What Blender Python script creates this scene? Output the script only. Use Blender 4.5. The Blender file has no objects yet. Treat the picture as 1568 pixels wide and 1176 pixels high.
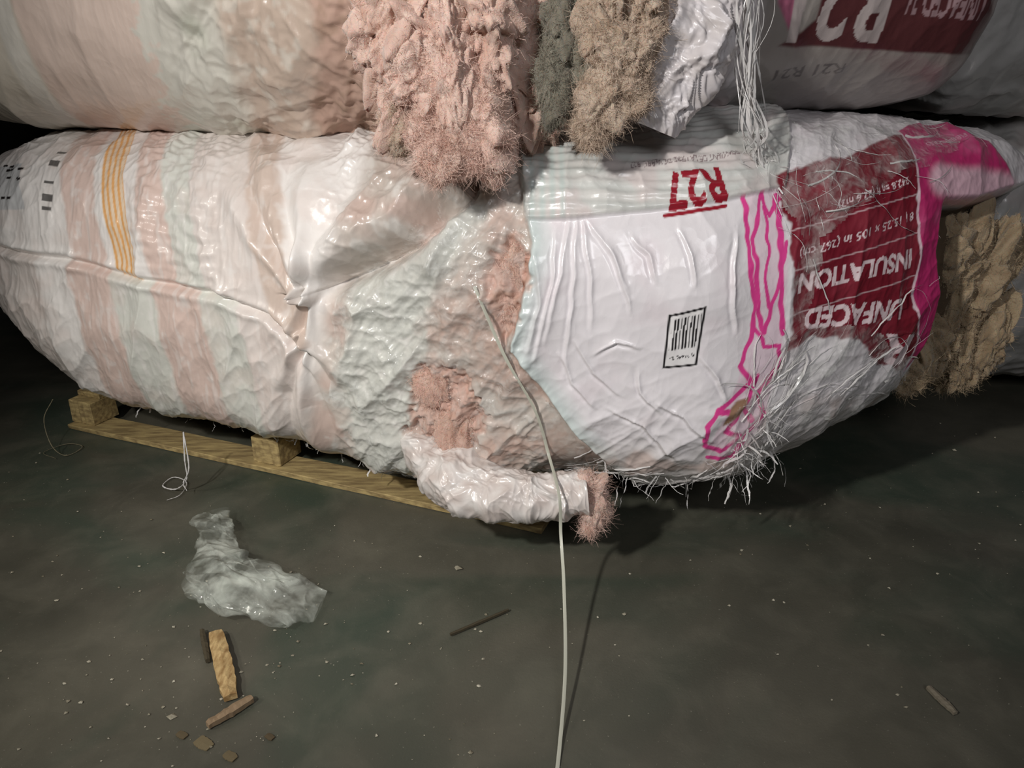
import bpy, math, random, numpy as np
from mathutils import Vector, Euler
S=bpy.context.scene
random.seed(5); rng=np.random.default_rng(7)
# ------------------------------------------------------------ camera
cam=bpy.data.cameras.new('camera'); co=bpy.data.objects.new('camera',cam); S.collection.objects.link(co)
cam.sensor_width=36; cam.lens=27; co.location=(0,0,1.1); co.rotation_euler=(math.radians(90-22),0,0); S.camera=co
S.view_settings.view_transform='Standard'
# ------------------------------------------------------------ helpers
def srgb(r,g,b):
    f=lambda c:(c/255/12.92) if c/255<=.04045 else ((c/255+.055)/1.055)**2.4
    return np.array([f(r),f(g),f(b)])
def _h(ix,iy,iz,seed):
    h=(ix*374761393+iy*668265263+iz*1440662683+seed*974634777)&0xffffffff
    h=((h^(h>>13))*1274126177)&0xffffffff
    return (h^(h>>16))&0xffffffff
def n2(x,y,seed=0):
    xi=np.floor(x).astype(np.int64); yi=np.floor(y).astype(np.int64); fx=x-xi; fy=y-yi
    u=fx*fx*fx*(fx*(fx*6-15)+10); v=fy*fy*fy*(fy*(fy*6-15)+10)
    def g(dx,dy):
        a=_h(xi+dx,yi+dy,0,seed)*(2*np.pi/4294967296.0); return np.cos(a)*(fx-dx)+np.sin(a)*(fy-dy)
    a=g(0,0)*(1-u)+g(1,0)*u; b=g(0,1)*(1-u)+g(1,1)*u
    return (a*(1-v)+b*v)*1.45
def n3(p,seed=0):
    i=np.floor(p).astype(np.int64); f=p-i; u=f*f*f*(f*(f*6-15)+10); r=0
    for dx in (0,1):
        for dy in (0,1):
            for dz in (0,1):
                h=_h(i[...,0]+dx,i[...,1]+dy,i[...,2]+dz,seed)
                gx=(h&1023)/511.5-1; gy=((h>>10)&1023)/511.5-1; gz=((h>>20)&1023)/511.5-1
                w=(u[...,0] if dx else 1-u[...,0])*(u[...,1] if dy else 1-u[...,1])*(u[...,2] if dz else 1-u[...,2])
                r=r+(gx*(f[...,0]-dx)+gy*(f[...,1]-dy)+gz*(f[...,2]-dz))*w
    return r*1.7
def worley(x,y,seed=0):
    """squared distance to nearest feature point: taut concave facets meeting in sharp creases"""
    xi=np.floor(x).astype(np.int64); yi=np.floor(y).astype(np.int64); fx=x-xi; fy=y-yi; m=np.full(x.shape,9.0)
    for dx in (-1,0,1):
        for dy in (-1,0,1):
            h=_h(xi+dx,yi+dy,3,seed); h2=_h(xi+dx,yi+dy,8,seed+1)
            px=dx+h/4294967296.0-fx; py=dy+h2/4294967296.0-fy; m=np.minimum(m,px*px+py*py)
    return m
def crump(X,W,ang,sal,sac,seed,o=2,warp=.5):
    c,s=math.cos(math.radians(ang)),math.sin(math.radians(ang)); a=(X*c+W*s)/sal; b=(-X*s+W*c)/sac
    a=a+warp*n2(a*.7,b*.7,seed+7); b=b+warp*n2(a*.7+9,b*.7,seed+8); r=worley(a,b,seed)
    if o>1: r=r+.35*worley(a*2.2+5,b*2.2,seed+3)
    return r
def fbm2(x,y,seed=0,o=3):
    r=0;a=1
    for k in range(o): r=r+a*n2(x*2**k,y*2**k,seed+k*17); a*=.5
    return r
def sstep(a,b,x):
    t=np.clip((x-a)/(b-a),0,1); return t*t*(3-2*t)
def dline(X,W,pts,signed=False):
    d=np.full(X.shape,9.0); tt=np.zeros(X.shape); sg=np.ones(X.shape); L=0
    segs=[math.dist(pts[i],pts[i+1]) for i in range(len(pts)-1)]; tot=sum(segs)
    for i,sl in enumerate(segs):
        (x0,y0),(x1,y1)=pts[i],pts[i+1]; dx,dy=x1-x0,y1-y0
        t=np.clip(((X-x0)*dx+(W-y0)*dy)/(sl*sl),0,1); e=np.hypot(X-x0-t*dx,W-y0-t*dy)
        m=e<d; d=np.where(m,e,d); tt=np.where(m,(L+t*sl)/tot,tt); L+=sl
        if signed: sg=np.where(m,np.sign((X-x0)*dy-(W-y0)*dx),sg)
    return (d*sg if signed else d),tt
def sdf(X,W,pts):
    ins=np.zeros(X.shape,bool); n=len(pts)
    for i in range(n):
        (x0,y0),(x1,y1)=pts[i],pts[(i+1)%n]
        if y0==y1: continue
        c=((W>=y0)!=(W>=y1)); xx=x0+(W-y0)*(x1-x0)/(y1-y0); ins^=(c&(X<xx))
    d,_=dline(X,W,list(pts)+[pts[0]])
    return np.where(ins,-d,d)
def pmask(X,W,pts,f=.003): return 1-sstep(-f,f,sdf(X,W,pts))
def link(o,parent=None):
    S.collection.objects.link(o)
    if parent: o.parent=parent
    return o
def newmesh(name,verts,faces,mat,col=None,rg=None,parent=None,smooth=True):
    m=bpy.data.meshes.new(name); m.from_pydata(np.asarray(verts).tolist() if not isinstance(verts,list) else verts,[],faces if isinstance(faces,list) else faces.tolist())
    if smooth: m.shade_smooth()
    if col is not None:
        a=m.color_attributes.new('Col','FLOAT_COLOR','POINT'); c=np.ones((len(m.vertices),4),np.float32); c[:,:3]=col; a.data.foreach_set('color',c.ravel())
    if rg is not None:
        a=m.attributes.new('Rg','FLOAT','POINT'); a.data.foreach_set('value',np.asarray(rg,np.float32).ravel())
    m.materials.append(mat); return link(bpy.data.objects.new(name,m),parent)
# ------------------------------------------------------------ materials
def mat(name):
    m=bpy.data.materials.new(name); m.use_nodes=True; nt=m.node_tree; return m,nt,nt.nodes['Principled BSDF']
def nd(nt,t,**k):
    n=nt.nodes.new(t)
    for a,b in k.items():
        if a in n.inputs: n.inputs[a].default_value=b
        else: setattr(n,a,b)
    return n
def bumpchain(nt,scales,dist):
    tc=nd(nt,'ShaderNodeTexCoord'); prev=None
    for i,(sc,st,vec) in enumerate(scales):
        vor=sc<0; sc=abs(sc)
        mp=nd(nt,'ShaderNodeMapping'); mp.inputs['Scale'].default_value=vec; nt.links.new(tc.outputs['Object'],mp.inputs['Vector'])
        if vor:
            w=nd(nt,'ShaderNodeTexNoise',Scale=sc*.35,Detail=2.0); nt.links.new(mp.outputs[0],w.inputs['Vector'])
            ad=nd(nt,'ShaderNodeVectorMath',operation='MULTIPLY_ADD'); ad.inputs[1].default_value=(2.2/sc,)*3; nt.links.new(w.outputs['Color'],ad.inputs[0]); nt.links.new(mp.outputs[0],ad.inputs[2])
            n=nd(nt,'ShaderNodeTexVoronoi',Scale=sc); nt.links.new(ad.outputs[0],n.inputs['Vector'])
        else:
            n=nd(nt,'ShaderNodeTexNoise',Scale=sc,Detail=3.0,Roughness=.6,Distortion=.6); nt.links.new(mp.outputs[0],n.inputs['Vector'])
        b=nd(nt,'ShaderNodeBump',Strength=st,Distance=dist); nt.links.new(n.outputs[0],b.inputs['Height'])
        if prev: nt.links.new(prev.outputs[0],b.inputs['Normal'])
        prev=b
    return prev
def film_mat(name,coat=.5,b=(.5,.5)):
    m,nt,p=mat(name)
    a=nd(nt,'ShaderNodeAttribute',attribute_name='Col'); r=nd(nt,'ShaderNodeAttribute',attribute_name='Rg')
    nt.links.new(a.outputs['Color'],p.inputs['Base Color']); nt.links.new(r.outputs['Fac'],p.inputs['Roughness'])
    mr=nd(nt,'ShaderNodeMapRange'); mr.inputs[1].default_value=.75; mr.inputs[2].default_value=.5; mr.inputs[3].default_value=0; mr.inputs[4].default_value=coat
    nt.links.new(r.outputs['Fac'],mr.inputs[0]); nt.links.new(mr.outputs[0],p.inputs['Coat Weight']); p.inputs['Coat Roughness'].default_value=.14
    bc=bumpchain(nt,[(14,b[0],(1,1,.7)),(-45,b[1],(1,1,.6)),(90,.08,(1,1,1))],.004); nt.links.new(bc.outputs[0],p.inputs['Normal'])
    return m
M_bag=film_mat('bag_film',.35,(.2,.28))
M_fl,nt,p=mat('fibreglass'); a=nd(nt,'ShaderNodeAttribute',attribute_name='Col'); nt.links.new(a.outputs['Color'],p.inputs['Base Color']); p.inputs['Roughness'].default_value=1; p.inputs['Specular IOR Level'].default_value=.05
bc=bumpchain(nt,[(110,.5,(1,1,.4)),(350,.6,(1,.5,1))],.003); nt.links.new(bc.outputs[0],p.inputs['Normal']); p.inputs['Sheen Weight'].default_value=.3
p.inputs['Subsurface Weight'].default_value=.25; p.inputs['Subsurface Scale'].default_value=.012
M_fib,nt,p=mat('fibre_wisps'); a=nd(nt,'ShaderNodeAttribute',attribute_name='Col'); nt.links.new(a.outputs['Color'],p.inputs['Base Color']); p.inputs['Roughness'].default_value=.8
def plain(name,col,rough=.5,coat=0,bump=None,var=None,vs=8,vec=(1,1,1)):
    m,nt,p=mat(name); p.inputs['Roughness'].default_value=rough; p.inputs['Coat Weight'].default_value=coat
    if var is None: p.inputs['Base Color'].default_value=(*col,1)
    else:
        tc=nd(nt,'ShaderNodeTexCoord'); mp=nd(nt,'ShaderNodeMapping'); mp.inputs['Scale'].default_value=vec; nt.links.new(tc.outputs['Object'],mp.inputs[0])
        n=nd(nt,'ShaderNodeTexNoise',Scale=vs,Detail=5.0); nt.links.new(mp.outputs[0],n.inputs['Vector']); r=nd(nt,'ShaderNodeValToRGB'); r.color_ramp.elements[0].position=.35; r.color_ramp.elements[1].position=.65
        r.color_ramp.elements[0].color=(*col,1); r.color_ramp.elements[1].color=(*var,1); nt.links.new(n.outputs[0],r.inputs[0]); nt.links.new(r.outputs[0],p.inputs['Base Color'])
    if bump: bc=bumpchain(nt,bump,.003); nt.links.new(bc.outputs[0],p.inputs['Normal'])
    return m
M_wood=plain('pallet_wood',srgb(182,160,110),.8,0,[(60,.4,(1,1,1))],srgb(130,110,74),14,(1,6,6))
M_chip=plain('splinter_wood',srgb(200,172,122),.7,0,[(90,.5,(1,1,1))],srgb(150,118,74),30,(4,1,4))
M_dark=plain('dark_bark',srgb(70,62,45),.9)
M_strand=plain('torn_film_strand',srgb(215,212,210),.25,.5)
M_strap=plain('strap_plastic',srgb(190,190,175),.4,.3)
M_wall=plain('dark_wall',srgb(52,48,36),.9,0,None,srgb(40,38,30),3)
def sheer(name,col,alpha,rough=.15,sc=30,vec=(1,1,1),bst=(.6,.5)):
    m,nt,p=mat(name); out=[n for n in nt.nodes if n.type=='OUTPUT_MATERIAL'][0]
    p.inputs['Base Color'].default_value=(*col,1); p.inputs['Roughness'].default_value=rough; p.inputs['Coat Weight'].default_value=.5; p.inputs['Coat Roughness'].default_value=.08
    tr=nd(nt,'ShaderNodeBsdfTransparent'); mx=nd(nt,'ShaderNodeMixShader')
    tc=nd(nt,'ShaderNodeTexCoord'); mp=nd(nt,'ShaderNodeMapping'); mp.inputs['Scale'].default_value=vec; nt.links.new(tc.outputs['Object'],mp.inputs[0])
    n=nd(nt,'ShaderNodeTexNoise',Scale=sc,Detail=4.0,Distortion=1.0); nt.links.new(mp.outputs[0],n.inputs['Vector'])
    mr=nd(nt,'ShaderNodeMapRange'); mr.inputs[1].default_value=.42; mr.inputs[2].default_value=.68; mr.inputs[3].default_value=alpha[0]; mr.inputs[4].default_value=alpha[1]
    nt.links.new(n.outputs[0],mr.inputs[0]); nt.links.new(mr.outputs[0],mx.inputs[0]); nt.links.new(tr.outputs[0],mx.inputs[1]); nt.links.new(p.outputs[0],mx.inputs[2]); nt.links.new(mx.outputs[0],out.inputs[0])
    bc=bumpchain(nt,[(-26,bst[0],(1,1,1)),(-70,bst[1],(1,1,1))],.005); nt.links.new(bc.outputs[0],p.inputs['Normal'])
    return m
M_sheer=sheer('clear_stretch_film',srgb(225,226,222),(.05,.36),.10,18,(1,1,1),(1.0,.9))
M_pbag=sheer('clear_bag_plastic',srgb(222,228,218),(.06,.55),.08,12,(1,1,1),(.6,.2))
# ------------------------------------------------------------ bales
def sint(xs,ys,x,sig=0.06):
    g=np.linspace(xs[0]-.3,xs[-1]+.3,800); v=np.interp(g,xs,ys); d=g[1]-g[0]
    k=np.arange(-int(3*sig/d),int(3*sig/d)+1)*d; k=np.exp(-k*k/2/sig/sig); k/=k.sum(); n=len(k)//2
    v=np.convolve(np.pad(v,n,mode='edge'),k,'valid'); return np.interp(x,g,v)
N=2.8
def capf(xv,caps):
    x0,x1,c0,c1,p=caps; e=np.ones_like(xv)
    for d,L in ((xv-x0,c0),(x1-xv,c1)):
        t=np.clip(1-d/L,0,1); e=e*np.clip(1-t**p,0,1)**(1/p)
    return e
def base(xv,ph,T,caps):
    e=capf(xv,caps)
    zb=sint(T[0],T[1],xv); zt=sint(T[0],T[2],xv); yf=sint(T[0],T[3],xv); ry=sint(T[0],T[4],xv)
    cz=(zb+zt)/2; rz=(zt-zb)/2; cy=yf+.5*ry/.5
    c=np.sign(np.cos(ph))*np.abs(np.cos(ph))**(2/N); s=np.sign(np.sin(ph))*np.abs(np.sin(ph))**(2/N)
    G=np.zeros(xv.shape+ph.shape+(3,)) 
    G[...,0]=xv[:,None]; G[...,1]=cy[:,None]-(ry*e)[:,None]*c[None]; G[...,2]=cz[:,None]+(rz*e)[:,None]*s[None]
    return G
def philist(dw,wlo=-.62,whi=.80):
    p=np.linspace(-math.pi,math.pi,40001); c=np.sign(np.cos(p))*np.abs(np.cos(p))**(2/N); s=np.sign(np.sin(p))*np.abs(np.sin(p))**(2/N)
    L=np.concatenate([[0],np.cumsum(np.hypot(np.diff(c)*.5,np.diff(s)*.42))]); L-=np.interp(0,p,L)
    w=np.concatenate([np.linspace(L[0],wlo,30,endpoint=False),np.arange(wlo,whi,dw),np.linspace(whi,L[-1],30,endpoint=False)])
    return np.interp(w,L,p)
class Bale:
    def __init__(s,name,T,caps,xs,dw,disp,paint,matl,parent=None,top=None):
        x0,x1=caps[0],caps[1]
        s.xv=xs; ph=philist(dw); B=base(xs,ph,T,caps)
        seg=np.linalg.norm(np.diff(B,axis=1),axis=2); W=np.concatenate([np.zeros((len(xs),1)),np.cumsum(seg,1)],1)
        j0=np.argmin(abs(ph)); s.W=W-W[:,j0:j0+1]
        X=np.repeat(xs[:,None],len(ph),1)
        gx=np.gradient(B,axis=0); gp=np.gradient(B,axis=1); n=np.cross(gx,gp); n/=np.linalg.norm(n,axis=2,keepdims=True)+1e-9
        c=B.mean(axis=1,keepdims=True); sg=np.sign((n*(B-c)).sum()); s.n=n*sg
        e=capf(xs,caps)[:,None]; win=sstep(-.8,-.55,s.W)*(1-sstep(.8,1.05,s.W))*sstep(0,.6,e)
        D=disp(X,s.W)*win
        s.G=B+s.n*D[...,None]
        col,rg=paint(X,s.W)
        a,b=X.shape; idx=np.arange(a*b).reshape(a,b); j2=(np.arange(b)+1)%b
        q=np.stack([idx[:-1,:],idx[:-1,j2],idx[1:,j2],idx[1:,:]],-1).reshape(-1,4)
        if sg<0: q=q[:,::-1]
        s.ob=newmesh(name,s.G.reshape(-1,3),q,matl,col.reshape(-1,3),rg.ravel(),parent)
    def at(s,x,w,off=0.0):
        fi=np.interp(x,s.xv,np.arange(len(s.xv))); i=int(min(fi,len(s.xv)-2)); f=fi-i
        fj=np.interp(w,s.W[i],np.arange(s.W.shape[1])); j=int(min(fj,s.W.shape[1]-2)); g=fj-j
        L=lambda A:(A[i,j]*(1-f)+A[i+1,j]*f)*(1-g)+(A[i,j+1]*(1-f)+A[i+1,j+1]*f)*g
        return L(s.G)+L(s.n)*off
def xgrid(x0,x1,sp):
    xs=[x0]
    while xs[-1]<x1:
        t=np.interp(xs[-1],[a for a,_ in sp],[b for _,b in sp]); de=min(xs[-1]-x0,x1-xs[-1]); t=min(t,.0005+abs(de)*.12)
        xs.append(xs[-1]+max(t,.0004))
    xs[-1]=x1; return np.array(xs)
mix=lambda a,b,t:a*(1-t[...,None])+b*t[...,None]
class P:
    def __init__(s,X,base,rg=.32): s.c=np.zeros(X.shape+(3,))+base; s.r=np.full(X.shape,rg)
    def put(s,m,col,a=1.0,rg=None):
        s.c=mix(s.c,np.asarray(col),m*a)
        if rg is not None: s.r=s.r*(1-m)+rg*m
# text rasteriser: real glyph outlines printed on the skin of the bag
def glyph_tris(body,bold=.0):
    c=bpy.data.curves.new('t','FONT'); c.body=body; c.size=1; c.offset=bold; o=bpy.data.objects.new('t',c); S.collection.objects.link(o)
    dg=bpy.context.evaluated_depsgraph_get(); m=o.evaluated_get(dg).to_mesh(); m.calc_loop_triangles()
    v=np.array([x.co[:2] for x in m.vertices]); t=np.array([l.vertices[:] for l in m.loop_triangles]); o.evaluated_get(dg).to_mesh_clear()
    bpy.data.objects.remove(o); bpy.data.curves.remove(c)
    v-=v.min(0); v/=v.max(0); return v,t
def text_mask(X,W,body,start,end,height,bold=.02,flip=True):
    v,t=glyph_tris(body,bold); s=np.array(start); e=np.array(end); d=e-s; u=np.array([-d[1],d[0]]); u=u/np.linalg.norm(u)
    pts=s+v[:,:1]*d+(v[:,1:]-.5)*height*u
    m=np.zeros(X.shape,bool)
    lo=pts.min(0); hi=pts.max(0); ii=np.where((X[:,0]>=lo[0])&(X[:,0]<=hi[0]))[0]
    if len(ii)==0: return m.astype(float)
    i0,i1=ii[0],ii[-1]+1; jj=np.where((W[(i0+i1)//2]>=lo[1]-.03)&(W[(i0+i1)//2]<=hi[1]+.03))[0]; j0,j1=jj[0],jj[-1]+1
    XX=X[i0:i1,j0:j1]; WW=W[i0:i1,j0:j1]; mm=np.zeros(XX.shape,bool); xs=XX[:,0]
    for a,b,c in t:
        A,B,C=pts[a],pts[b],pts[c]; x0=min(A[0],B[0],C[0]); x1=max(A[0],B[0],C[0]); k0=np.searchsorted(xs,x0); k1=np.searchsorted(xs,x1)
        if k1<=k0: continue
        x=XX[k0:k1]; w=WW[k0:k1]
        f=lambda P,Q:(Q[0]-P[0])*(w-P[1])-(Q[1]-P[1])*(x-P[0])
        s1,s2,s3=f(A,B),f(B,C),f(C,A); mm[k0:k1]|=((s1>=0)&(s2>=0)&(s3>=0))|((s1<=0)&(s2<=0)&(s3<=0))
    m[i0:i1,j0:j1]=mm; return m.astype(float)
# ---- lower bale design, all coordinates are (x, arc length over the bag skin) in metres
FOLD=[(-1.7,.09),(-1.45,.08),(-1.19,.09),(-.96,.06),(-.72,.05),(-.57,.01),(-.51,-.05)]
CONE=[(-.47,.07),(-.35,.13),(-.20,.22),(-.10,.33),(-.08,.40)]
RAYS=[[(-.47,.07),(-.49,.18),(-.53,.30),(-.51,.42)],[(-.47,.07),(-.50,-.05),(-.46,-.21),(-.40,-.41)],[(-.49,-.04),(-.42,-.16),(-.36,-.30)],[(-.47,.07),(-.42,.2),(-.36,.33)],[(-.47,.07),(-.56,.2),(-.63,.36)],[(-.49,-.05),(-.55,-.2),(-.57,-.38)]]
GREEN=[(-.36,.11),(-.20,.18),(-.11,.28),(.02,.42),(-.1,.20),(-.21,.03),(-.18,-.05),(-.24,-.21),(-.22,-.42),(-.38,-.38),(-.42,-.16),(-.38,.01)]
HOLE1=[(-.04,.20),(.0,.235),(.035,.20),(.04,.15),(.015,.06),(-.012,.01),(-.04,.06),(-.055,.13)]
HOLE2=[(-.22,-.07),(-.12,-.06),(-.06,-.17),(-.10,-.33),(-.22,-.40),(-.25,-.24)]
BAGB=[(.0,.80),(.02,.48),(.028,.286),(.043,.22),(.033,.165),(.0,.0),(.065,-.09),(.123,-.17),(.20,-.26),(.30,-.40),(.36,-.62),(1.45,-.62),(1.45,.80)]
TOPF=[(-.01,.80),(.005,.48),(.03,.262),(.125,.265),(.436,.306),(.55,.315),(.62,.60),(.62,.80)]
MAR=[(.53,.34),(.70,.355),(.887,.40),(.875,.30),(.866,.191),(.885,.10),(.871,.0195),(.92,-.10),(.892,-.169),(.80,-.11),(.711,-.033),(.62,-.01),(.568,-.02),(.563,.163)]
MAG=[(.884,.42),(.96,.45),(1.06,.44),(1.15,.30),(1.2,.211),(1.08,.19),(.965,.20),(.95,.10),(.966,0),(.95,-.12),(.906,-.174),(.915,-.10),(.871,.0195),(.885,.10),(.866,.191),(.875,.30)]
ENDCUT=[(.96,.195),(1.06,.19),(1.18,.21),(1.5,.24),(1.5,-.6),(1.02,-.6),(.93,-.2),(.97,-.1),(.975,0),(.955,.1)]
CRZ=[[(.12,.27),(.10,.16),(.07,.02)],[(.13,.27),(.125,.13),(.11,-.05)],[(.14,.27),(.16,.17),(.165,.05)],[(.15,.265),(.20,.20),(.235,.13)],[(.19,.22),(.22,.15),(.24,.09)],[(.24,.235),(.27,.20),(.29,.15)],
     [(.10,.0),(.13,-.07),(.18,-.12)],[(.13,.03),(.17,-.04),(.23,-.09)],[(.05,.20),(.06,.10),(.035,.0)],[(.09,.24),(.085,.14),(.05,-.02)],[(.30,-.10),(.36,-.13),(.42,-.19)],[(.20,-.12),(.28,-.15),(.36,-.24)],[(.38,.0),(.42,-.05),(.44,-.10)],
     [(.33,.25),(.35,.20),(.36,.14)],[(.17,.0),(.21,.03),(.26,.02)],[(.26,-.03),(.27,-.08),(.31,-.12)],[(.44,.24),(.43,.14),(.45,.04)]]
def hole_mask(X,W,f):
    j=lambda s:.014*n2(X*24,W*24,s)+.009*n2(X*60,W*60,s+1)
    return np.maximum(pmask(X+j(81),W+j(83),HOLE1,f),pmask(X+1.4*j(85),W+1.4*j(87),HOLE2,f))
def crease(X,W,ln,a,wd):
    d,t=dline(X+.004*n2(X*22,W*22,150),W+.004*n2(X*22,W*22,151),ln,True); env=np.sin(np.pi*np.clip(t*.96+.02,0,1))**.7*(np.abs(d)<wd*6)
    return a*env*(np.exp(-np.abs(d)/wd)-.55*np.exp(-((d-wd*1.6)/wd)**2))
def ldisp(X,W):
    D=.015*fbm2(X*2.2,W*2.2,3)+.003*fbm2(X*6,W*6,9,2)
    up=sstep(-.01,.02,W-np.interp(X,[a for a,_ in FOLD],[b for _,b in FOLD])); left=1-sstep(-.55,-.40,X)
    am=sstep(-.3,.4,fbm2(X*3.5,W*3.5,12,2))
    D+=left*.0015*np.sin((X+.2*(W-.25))*2*np.pi/.105)
    D+=left*(.018*crump(X,W,78,.22,.085,11,1,.6)+am*.008*crump(X,W,50,.07,.035,13,1)+.0028*crump(X,W,82,.05,.017,15,1,.7)+.0006*n2(X/.010,W/.05,14))
    q=left*up*sstep(-1.0,-.93,X)*(1-sstep(-.72,-.66,X)); D+=q*.006*n2(X/.04,W/.022,21)
    d,t=dline(X,W,FOLD); D+=-.018*np.exp(-(d/.009)**2)+.009*np.exp(-((d-.018)/.012)**2)*(.6+.6*n2(X*14,W*14,4))
    d,t=dline(X,W,CONE); sg=W-np.interp(X,[a for a,_ in CONE],[b for _,b in CONE])
    D+=-.065*np.exp(-(d/.024)**2)*sstep(0,.15,t)+np.where(sg>0,1,0)*.048*np.exp(-((d-.06)/.05)**2)*sstep(-.55,-.45,X)*(1-sstep(-.08,-.02,X))
    for i,r in enumerate(RAYS):
        d,t=dline(X+.006*n2(X*12,W*12,50+i),W,r); a=.019*(1-.5*t); wd=.006+.022*t
        D+=-a*np.exp(-np.abs(d/wd)**1.2)+a*.8*np.exp(-((d-wd*2.4)/wd/1.2)**2)
    mid=sstep(-.46,-.36,X)*(1-sstep(.0,.08,X-.15*(W<0)*(-W)))
    D+=mid*(.028*crump(X,W,50,.16,.065,33,2,.6)+.010*crump(X,W,-10,.045,.026,35,1)+.0038*crump(X,W,60,.022,.012,37,1))
    bb=pmask(X,W,BAGB,.006); D+=bb*.016-mid*.010
    for i,c in enumerate(CRZ): D+=bb*crease(X,W,c,.0075,.0045)
    bl=bb*(1-sstep(.40,.60,X)); D+=bl*(.010*crump(X,W,-60,.24,.12,63,1,.7)+.0022*crump(X,W,20,.05,.03,65,1))
    low=sstep(.02,.22,-W)*(1-sstep(.52,.62,X)*.7); D+=bb*low*(.016*crump(X,W,45,.13,.055,66,2)+.003*crump(X,W,-30,.04,.02,69,1))
    D+=bb*sstep(.5,.6,X)*(.014*crump(X,W,78,.20,.08,67,1,.6)+.004*crump(X,W,20,.08,.04,68,1)+.0015*crump(X,W,70,.03,.015,70,1))
    tf=pmask(X,W,TOPF,.004); D+=tf*(.009+.0015*np.sin(W*2*np.pi/.022+2*n2(X*8,W*8,71))+.008*crump(X,W,80,.07,.05,72,1)+.003*crump(X,W,5,.06,.015,74,1))
    h=hole_mask(X,W,.010); D+=h*(-.016+.014*fbm2(X*38,W*30,85,4))
    D-=.09*pmask(X,W,ENDCUT,.02)
    D+=.045*np.exp(-((W+.36)/.12)**2)*sstep(-1.5,-1.2,X)*(1-sstep(-.1,.1,X))
    D+=.050*np.exp(-((W+.44)/.09)**2)*sstep(-.55,-.30,X)*(1-sstep(-.06,.08,X))
    return D
def lpaint(X,W):
    p=P(X,srgb(218,211,206)); nz=fbm2(X*9,W*9,101,3); n1=fbm2(X*24,W*24,102,3)
    WH=srgb(234,229,225); PK=srgb(216,193,183); GR=srgb(213,213,205); PW=srgb(222,212,206)
    xs=X+.2*(W-.25); f=np.interp(X,[a for a,_ in FOLD],[b for _,b in FOLD]); up=sstep(-.004,.004,W-f)
    def bands(ed,cols,xx,m):
        c=np.zeros(X.shape+(3,))+cols[0]
        for e,cc in zip(ed,cols[1:]): c=mix(c,cc,sstep(-.008,.008,xx-e+.006*n1))
        p.c=mix(p.c,c,m)
    bands([-1.19,-1.085,-.94,-.86,-.77,-.61,-.52],[WH,PK,WH,PK,GR,PW,srgb(206,188,176),WH],xs,up)
    bands([-1.30,-1.19,-1.05,-.91,-.76,-.65,-.50],[PW,WH,PK,GR,PK,GR,PW,WH],X+.05*W,1-up)
    p.put(sstep(-.1,.7,nz),PK,.25); p.put(sstep(.3,.9,n1),WH,.4)
    fl=sstep(.1,.6,fbm2(X*60,W*10,107,2)); p.put(fl*(1-sstep(-.6,-.45,X)),WH,.35)
    ob=up*(sstep(-1.058,-1.054,xs+.0)*(1-sstep(-.985,-.981,xs))); st=.5+.5*np.sin(xs*2*np.pi/.017)
    p.put(ob,srgb(226,188,132),.55); p.put(ob*sstep(.4,.8,st),srgb(222,156,74),.8)
    lb=pmask(X,W,[(-1.56,.30),(-1.37,.345),(-1.32,.21),(-1.50,.18)],.002); p.put(lb,srgb(205,205,205))
    for k in range(26):
        xx=-1.53+.18*rng.random(); ww=.215+.11*rng.random(); l=.008+.02*rng.random(); p.put(pmask(X,W,[(xx,ww),(xx+l,ww+.004),(xx+l,ww+.012),(xx,ww+.008)],.001),srgb(40,35,35))
    for ww,hh in ((.40,.010),(.345,.022),(.29,.008),(.24,.02),(.215,.010)):
        p.put(pmask(X,W,[(-1.258,ww),(-1.222,ww),(-1.222,ww+hh),(-1.258,ww+hh)],.001),srgb(45,42,42),.85*1)
    mid=sstep(-.47,-.40,X+.25*np.clip(-W,-.2,.4)-.35*np.clip(W-.1,0,.4)*.6)
    p.put(mid,srgb(200,189,180)); p.put(mid*sstep(-.2,.5,nz),srgb(203,177,166),.7)
    g=pmask(X+.02*n1,W+.02*n1,GREEN,.02); p.put(g,srgb(210,212,205),.85)
    p.put(mid*sstep(.2,.8,n1),srgb(230,227,222),.6)
    ins=pmask(X,W,[(.04,.30),(-.12,.12),(-.2,-.02),(-.16,-.45),(.1,-.45),(.2,-.28),(.02,.0)],.03)
    p.put(ins*sstep(-.6,.2,nz+.6*n1),srgb(184,153,138),.55)
    bb=pmask(X,W,BAGB,.003); p.put(bb,srgb(232,227,230),rg=.3); p.put(bb*sstep(0,.8,nz),srgb(226,216,220),.6)
    edge=bb*(1-sstep(.0,.055,-sdf(X,W,BAGB)))*(W<.30); st=.5+.5*np.sin((-sdf(X,W,BAGB))*2*np.pi/.03+n1)
    p.put(edge,srgb(188,206,202),.75); p.put(edge*st,srgb(218,226,224),.5)
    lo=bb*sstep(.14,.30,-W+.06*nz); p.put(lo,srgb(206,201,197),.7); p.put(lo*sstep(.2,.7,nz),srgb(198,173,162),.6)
    PKL=srgb(228,72,150)
    strip=pmask(X,W,[(.458,.37),(.53,.34),(.548,.167),(.55,0),(.53,-.17),(.47,-.25),(.41,-.22),(.44,-.12),(.47,-.03),(.49,.06),(.47,.19)],.004)
    p.put(strip,srgb(234,192,212),.45)
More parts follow.
